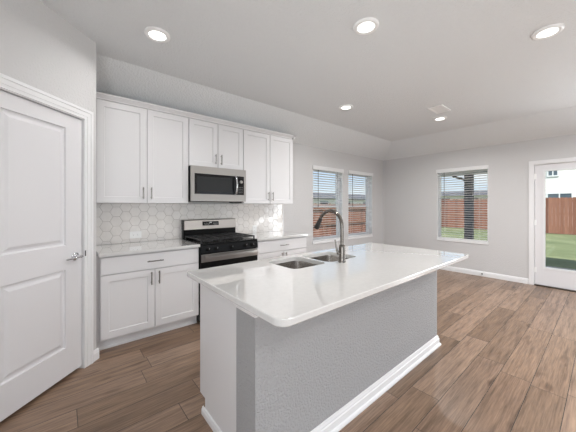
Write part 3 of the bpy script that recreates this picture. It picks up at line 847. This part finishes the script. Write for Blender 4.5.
# moulding under the counter round the half wall
mb = MB()
tp = [(0, .826), (.006, .826), (.009, .838), (.018, .846), (.020, .858), (.030, .868), (.030, .8825), (0, .8825)]
mb.sweep(tp, hw_path)
obj('under_counter_moulding', mb, 'trim', isl)

# island countertop with rounded corners and two sink cut-outs
def rrect(x0, x1, y0, y1, r, n=6):
    p = []
    q = r if isinstance(r, tuple) else (r,) * 4
    for r, cx, cy, a in ((q[0], x1 - q[0], y0 + q[0], -PI / 2), (q[1], x1 - q[1], y1 - q[1], 0), (q[2], x0 + q[2], y1 - q[2], PI / 2), (q[3], x0 + q[3], y0 + q[3], PI)):
        for k in range(n + 1):
            t = a + PI / 2 * k / n; p.append((cx + r * math.cos(t), cy + r * math.sin(t)))
    return p
BOWLS = [(1.205, 1.540, 1.362, 1.700), (1.562, 1.935, 1.362, 1.700)]
def slab_with_holes(outer, holes, z0, z1, bev):
    bm = bmesh.new()
    def loop(p, z):
        vs = [bm.verts.new((a, b, z)) for a, b in p]
        es = [bm.edges.new((vs[i], vs[(i + 1) % len(vs)])) for i in range(len(vs))]
        return vs, es
    ov, oe = loop(outer, z1); edges = oe[:]; hv = []
    for h in holes:
        v, e = loop(h, z1); hv.append(v); edges += e
    bmesh.ops.triangle_fill(bm, use_beauty=True, use_dissolve=False, edges=edges)
    def skirt(vs, prof):
        prev = vs
        for ins, z in prof:
            n = len(vs); new = []
            for i, v in enumerate(vs):
                a = vs[i - 1].co; b = vs[(i + 1) % n].co; t = (b - a).normalized()
                new.append(bm.verts.new((v.co.x + t.y * ins, v.co.y - t.x * ins, z)))
            for i in range(n): bm.faces.new((prev[i], prev[(i + 1) % n], new[(i + 1) % n], new[i]))
            prev = new
        return prev
    lo = skirt(ov, [(bev * .6, z1 - bev * .25), (bev, z1 - bev), (bev, z0 + bev), (bev * .3, z0)])
    lh = [skirt(v, [(-.001, z1 - .003), (-.001, z0)]) for v in hv]
    ed = []
    for l in [lo] + lh:
        for i in range(len(l)):
            e = bm.edges.get((l[i], l[(i + 1) % len(l)])); ed.append(e)
    bmesh.ops.triangle_fill(bm, use_beauty=True, use_dissolve=False, edges=ed)
    m = MB(); m.bm.free(); m.bm = bm
    return m
b_ = .004
ctop = slab_with_holes(rrect(IX0 + b_, IX1 - b_, IY0 + b_, IY1 - b_, (.045, .045, .018, .050), 8), [rrect(*b, .055, 6) for b in BOWLS], .8826, .914, b_)
tag(obj('island_countertop', ctop, 'quartz'), 'white quartz island countertop with rounded corners and sink cut outs', 'countertop')

# sink : two stainless bowls
sk = thing('kitchen_sink', 'stainless steel double bowl sink set under the island countertop', 'sink', (1.57, 1.531, .68))
for bi, bnd in enumerate(BOWLS):
    mb = MB(); bm = mb.bm
    prof = [(-.022, .8822), (.003, .8822), (.004, .872), (.010, .73), (.022, .700), (.06, .690)]
    rings = []
    for ins, z in prof:
        r = max(.02, .055 - ins * .5)
        rings.append([bm.verts.new((a, b, z)) for a, b in rrect(bnd[0] + ins - .002, bnd[1] - ins + .002, bnd[2] + ins - .002, bnd[3] - ins + .002, r, 6)])
    for A, B in zip(rings, rings[1:]):
        n = len(A)
        for i in range(n): bm.faces.new((A[i], A[(i + 1) % n], B[(i + 1) % n], B[i]))
    bm.faces.new(rings[-1])
    bo = obj('sink_bowl', mb, 'steel_dark', sk, smooth=True)
    cx, cy = (bnd[0] + bnd[1]) / 2, (bnd[2] + bnd[3]) / 2
    mb = MB(); mb.lathe([(.045, .6905), (.043, .6935), (.032, .694), (.030, .688), (0, .687)], (cx, cy, 0), 'z', 24)
    obj('drain', mb, 'chrome', bo, smooth=True)

# faucet
fx, fy = 1.648, 1.312
fc = thing('kitchen_faucet', 'tall pull down gooseneck faucet standing behind the island sink', 'faucet', (fx, fy, .914))
mb = MB(); mb.lathe([(0, .9142), (.029, .9142), (.029, .920), (.0265, .925), (.0255, .945), (.0255, 1.030), (.023, 1.040), (.017, 1.048), (0, 1.048)], (fx, fy, 0), 'z', 28)
obj('faucet_body', mb, 'faucet', fc, smooth=True)
pts = [(fx, fy, 1.04), (fx, fy, 1.12), (fx, fy, 1.175)]
ccy, ccz, rr = fy + .118, 1.188, .118
for k in range(0, 15):
    a = PI - (PI * .86) * k / 14
    pts.append((fx, ccy + rr * math.cos(a), ccz + rr * math.sin(a)))
ex = Vector(pts[-1]); dd = (Vector(pts[-1]) - Vector(pts[-2])).normalized()
mb = MB(); mb.tube(pts, .0138, 16); obj('spout', mb, 'faucet', fc, smooth=True)
mb = MB(); mb.tube([ex - dd * .006, ex + dd * .012, ex + dd * .03, ex + dd * .085, ex + dd * .095], [.0145, .0165, .0175, .0225, .020], 18)
obj('spray_head', mb, 'bronze', fc, smooth=True)['label'] = 'dark spray head'
mb = MB(); mb.tube([(fx - .020, fy, .985), (fx - .050, fy, .987)], .0125, 14); mb.tube([(fx - .046, fy, .986), (fx - .056, fy + .010, 1.03), (fx - .062, fy + .018, 1.09)], [.0085, .0065, .0055], 10)
obj('lever', mb, 'faucet', fc, smooth=True)

# ------------------------------------------------------------------ ceiling fittings
def can_light(x, y, label=None, power=LAMP):
    t = thing('recessed_light', label or 'round white recessed ceiling light in the living room', 'ceiling light', (x, y, CH), 'recessed ceiling lights')
    mb = MB(); mb.lathe([(.099, -.0005), (.098, -.010), (.094, -.015), (.084, -.019), (.066, -.014), (.064, -.0005), (.099, -.0005)], (x, y, CH), 'z', 40)
    obj('trim_ring', mb, 'plastic', t, smooth=True)
    mb = MB(); mb.lathe([(0, -.016), (.045, -.015), (.0665, -.012), (.0665, -.006), (0, -.006)], (x, y, CH), 'z', 40); obj('lens', mb, 'lens', t)
    l = light('lamp', 'AREA', (0, 0, -.0185), power, (1.0, .985, .97), shape='DISK', size=.12, spread=2.7)
    l.parent = t
can_light(0.607, 2.412, 'round white recessed light between pantry door and wall cabinets', 5.5)
can_light(1.846, 1.231, 'round white recessed light above the island faucet')
can_light(3.043, .313, 'round white recessed light above the open floor beside the island')
can_light(3.144, 2.432, 'round white recessed light in front of the pair of windows', 10.0)
can_light(4.729, 1.757, 'round white recessed light beside the ceiling vent', 18.0)
for x, y in ((.9, -1.6), (3.04, -1.2), (4.75, -.10), (.9, -3.1), (3.04, -3.1), (4.75, -1.8)): can_light(x, y)  # extra unseen lamps, put in to brighten the room

av = thing('air_vent', 'white rectangular air supply vent in the ceiling', 'vent', (4.26, 1.59, CH))
vx0, vx1, vy0, vy1 = 4.083, 4.433, 1.495, 1.69
mb = MB()
for p in wall_cells(vx0, vx1, vy0, vy1, [(vx0 + .026, vx1 - .026, vy0 + .026, vy1 - .026)]): mb.box(p[0], p[1], p[2], p[3], CH - .013, CH - .0005)
obj('vent_frame', mb, 'plastic', av)
mb = MB(); mb.box(vx0 + .02, vx1 - .02, vy0 + .02, vy1 - .02, CH - .002, CH - .0008); obj('vent_cavity', mb, 'slot', av)
for k in range(12):
    xx = vx0 + .062 + k * .0225
    mb = MB()
    mb.prism([(xx - .011, CH - .0025), (xx + .008, CH - .0105), (xx + .009, CH - .0095), (xx - .010, CH - .0015)], 'y', vy0 + .024, vy1 - .024)
    obj('louvre', mb, 'plastic', av)

# door stop on the baseboard
ds = thing('door_stop', 'small spring door stop on the baseboard below the window', 'door stop', (XR - .016, 1.53, .045))
mb = MB(); mb.lathe([(0, 0), (.014, 0), (.012, -.006), (0, -.006)], (XR - .016, 1.53, .045), 'x', 16); obj('mount', mb, 'nickel', ds)
mb = MB()
mb.tube([(XR - .020 - .055 * k / 80, 1.53 + .0065 * math.cos(k * .7), .045 + .0065 * math.sin(k * .7)) for k in range(81)], .0013, 6)
obj('spring', mb, 'nickel', ds)
mb = MB(); mb.lathe([(0, 0), (.009, 0), (.009, -.014), (.006, -.017), (0, -.017)], (XR - .074, 1.53, .045), 'x', 16); obj('rubber_tip', mb, 'rubber', ds)

# ------------------------------------------------------------------ outdoors
GZ = -.09
mb = MB(); mb.box(XR + TW, 90, -45, YB + TW, GZ - .2, GZ); mb.box(-20, 90, YB + TW, 70, GZ - .2, GZ)
tag(obj('lawn', mb, 'grass', smooth='world'), 'mown green lawn outside the patio door', 'grass', kind='stuff')
mb = MB(); mb.box(XR + TW, 8.65, -3.5, 3.3, GZ - .1, GZ + .03)
struct(obj('patio_slab', mb, 'concrete'), 'concrete patio slab outside the door', 'patio')
# covered patio : roof, fascia beam, post
pr = thing('patio_cover', 'white fascia patio cover with a shingle roof outside the window', 'patio cover', (8.6, 0, 2.18))
mb = MB(); mb.box(8.45, 8.75, -3.9, 3.2, 2.20, 2.46); obj('fascia_beam', mb, 'beam', pr)
mb = MB(); mb.prism([(XR + TW, 2.46), (9.05, 2.46), (9.05, 2.54), (XR + TW, 3.3)], 'y', -4.0, 3.35); obj('roof', mb, 'shingle', pr)
mb = MB(); mb.box(XR + TW, 9.05, -4.0, 3.35, 2.44, 2.462); obj('soffit', mb, 'soffit', pr)
mb = MB(); mb.box(8.50, 8.68, 2.355, 2.540, GZ + .03, 2.20, .008); mb.box(8.47, 8.71, 2.325, 2.570, GZ + .03, .12, .008)
tag(obj('patio_post', mb, 'post'), 'dark grey square patio post seen through the window by the door', 'post')
mb = MB(); mb.tube([(8.80, 2.98, 2.40), (8.80, 2.97, 2.27), (8.80, 2.90, 2.20), (8.80, 2.62, 2.08), (8.80, 2.48, 2.02), (8.80, 2.46, 1.95), (8.80, 2.46, .1)], .032, 8)
tag(obj('downspout', mb, 'bronze'), 'dark downspout bending down beside the patio post', 'downspout')

def fence_bay(parent, axis, a0, a1, c, z0, z1, m):
    mb = MB(); a = a0; k = 0
    while a < a1 - .02:
        b = min(a + .138, a1)
        top = z1 + .006 * ((k * 7) % 3)
        t0, t1 = (c, c + .018)
        pts = [(a, z0), (b, z0), (b, top - .03), (b - .03, top), (a + .03, top), (a, top - .03)]
        mb.prism(pts, 'x' if axis == 'y' else 'y', t0, t1) if axis == 'x' else mb.prism(pts, 'x', t0, t1)
        a += .142; k += 1
    obj('board_panel', mb, m, parent)
def fence(axis, a0, a1, c, z0, z1, m, label, rail_side=1):
    loc = ((a0 + a1) / 2, c, z0) if axis == 'x' else (c, (a0 + a1) / 2, z0)
    f = thing('wooden_fence', label, 'fence', loc)
    n = max(1, round((a1 - a0) / 2.4)); st = (a1 - a0) / n
    for i in range(n):
        fence_bay(f, axis, a0 + i * st, a0 + (i + 1) * st, c, z0 + .02, z1, m)
        for z in (z0 + .3, (z0 + z1) / 2 + .05, z1 - .2):
            mb = MB(); p, q = (c + .018, c + .056) if rail_side > 0 else (c - .038, c)
            if axis == 'x': mb.box(a0 + i * st, a0 + (i + 1) * st, p, q, z, z + .088)
            else: mb.box(p, q, a0 + i * st, a0 + (i + 1) * st, z, z + .088)
            obj('rail', mb, 'fence_post', f)
    for i in range(n + 1):
        a = a0 + i * st; p, q = (c + .056, c + .13) if rail_side > 0 else (c - .11, c - .038)
        mb = MB()
        if axis == 'x': mb.box(a - .045, a + .045, p, q, z0, z1 - .05)
        else: mb.box(p, q, a - .045, a + .045, z0, z1 - .05)
        obj('post', mb, 'fence_post', f)
fence('y', -5.0, 9.4, 19.0, GZ, 1.74, 'fence_y', 'reddish brown board fence at the far side of the lawn')
fence('x', 4.2, 13.8, 6.05, GZ, 1.40, 'fence_x', 'brown board fence close outside the pair of windows', -1)

# neighbouring houses
def house(loc, label, walls, roof_pts, roof_axis, roof_rng, wins, face):
    h = thing('neighbour_house', label, 'house', loc)
    mb = MB(); mb.box(*walls); wl = obj('house_wall', mb, 'siding', h)
    mb = MB(); mb.prism(roof_pts, roof_axis, *roof_rng); obj('roof', mb, 'shingle', h)
    for wi in wins:
        a0, a1, z0, z1 = wi
        fr, gl = MB(), MB()
        if face == 'x':
            x = walls[0]
            for p in wall_cells(a0 - .08, a1 + .08, z0 - .08, z1 + .08, [(a0, a1, z0, z1)]): fr.box(x - .05, x + .01, p[0], p[1], p[2], p[3])
            fr.box(x - .05, x, (a0 + a1) / 2 - .03, (a0 + a1) / 2 + .03, z0, z1)
            gl.box(x - .02, x + .01, a0, a1, z0, z1)
        else:
            y = walls[2]
            for p in wall_cells(a0 - .08, a1 + .08, z0 - .08, z1 + .08, [(a0, a1, z0, z1)]): fr.box(p[0], p[1], y - .05, y + .01, p[2], p[3])
            gl.box(a0, a1, y - .02, y + .01, z0, z1)
        f = obj('window', fr, 'vinyl', h); obj('pane', gl, 'hwin', f)
house((30, -3, GZ), 'tall pale neighbouring house behind the lawn fence', (25, 36, -14, 3.6, GZ, 6.2),
      [(24.4, 6.1), (30.5, 9.2), (36.6, 6.1)], 'y', (-14.5, 4.1), [(2.10, 2.52, 3.35, 3.95), (1.45, 2.55, 1.2, 2.12), (-5, -3.6, 3.2, 4.6)], 'x')
house((55, 20, GZ), 'low distant house with a dark roof beyond the lawn fence', (50, 60, 9, 24, GZ, 2.95),
      [(49.2, 2.9), (53, 3.75), (57, 3.75), (60.8, 2.9)], 'y', (8.2, 24.8), [(13, 15, 1.0, 2.5), (17, 19.5, 1.0, 2.5), (21, 23, 1.0, 2.5)], 'x')
house((38, 34, GZ), 'low distant house with a grey roof beyond the side fence', (27, 56, 30, 40, GZ, 2.45),
      [(29.3, 2.40), (29.3, 2.62), (33, 3.5), (37, 3.5), (40.7, 2.62), (40.7, 2.40)], 'x', (26.2, 56.8), [(32, 34, .8, 2.0), (37, 40, .8, 2.0), (44, 47, .8, 2.0)], 'y')
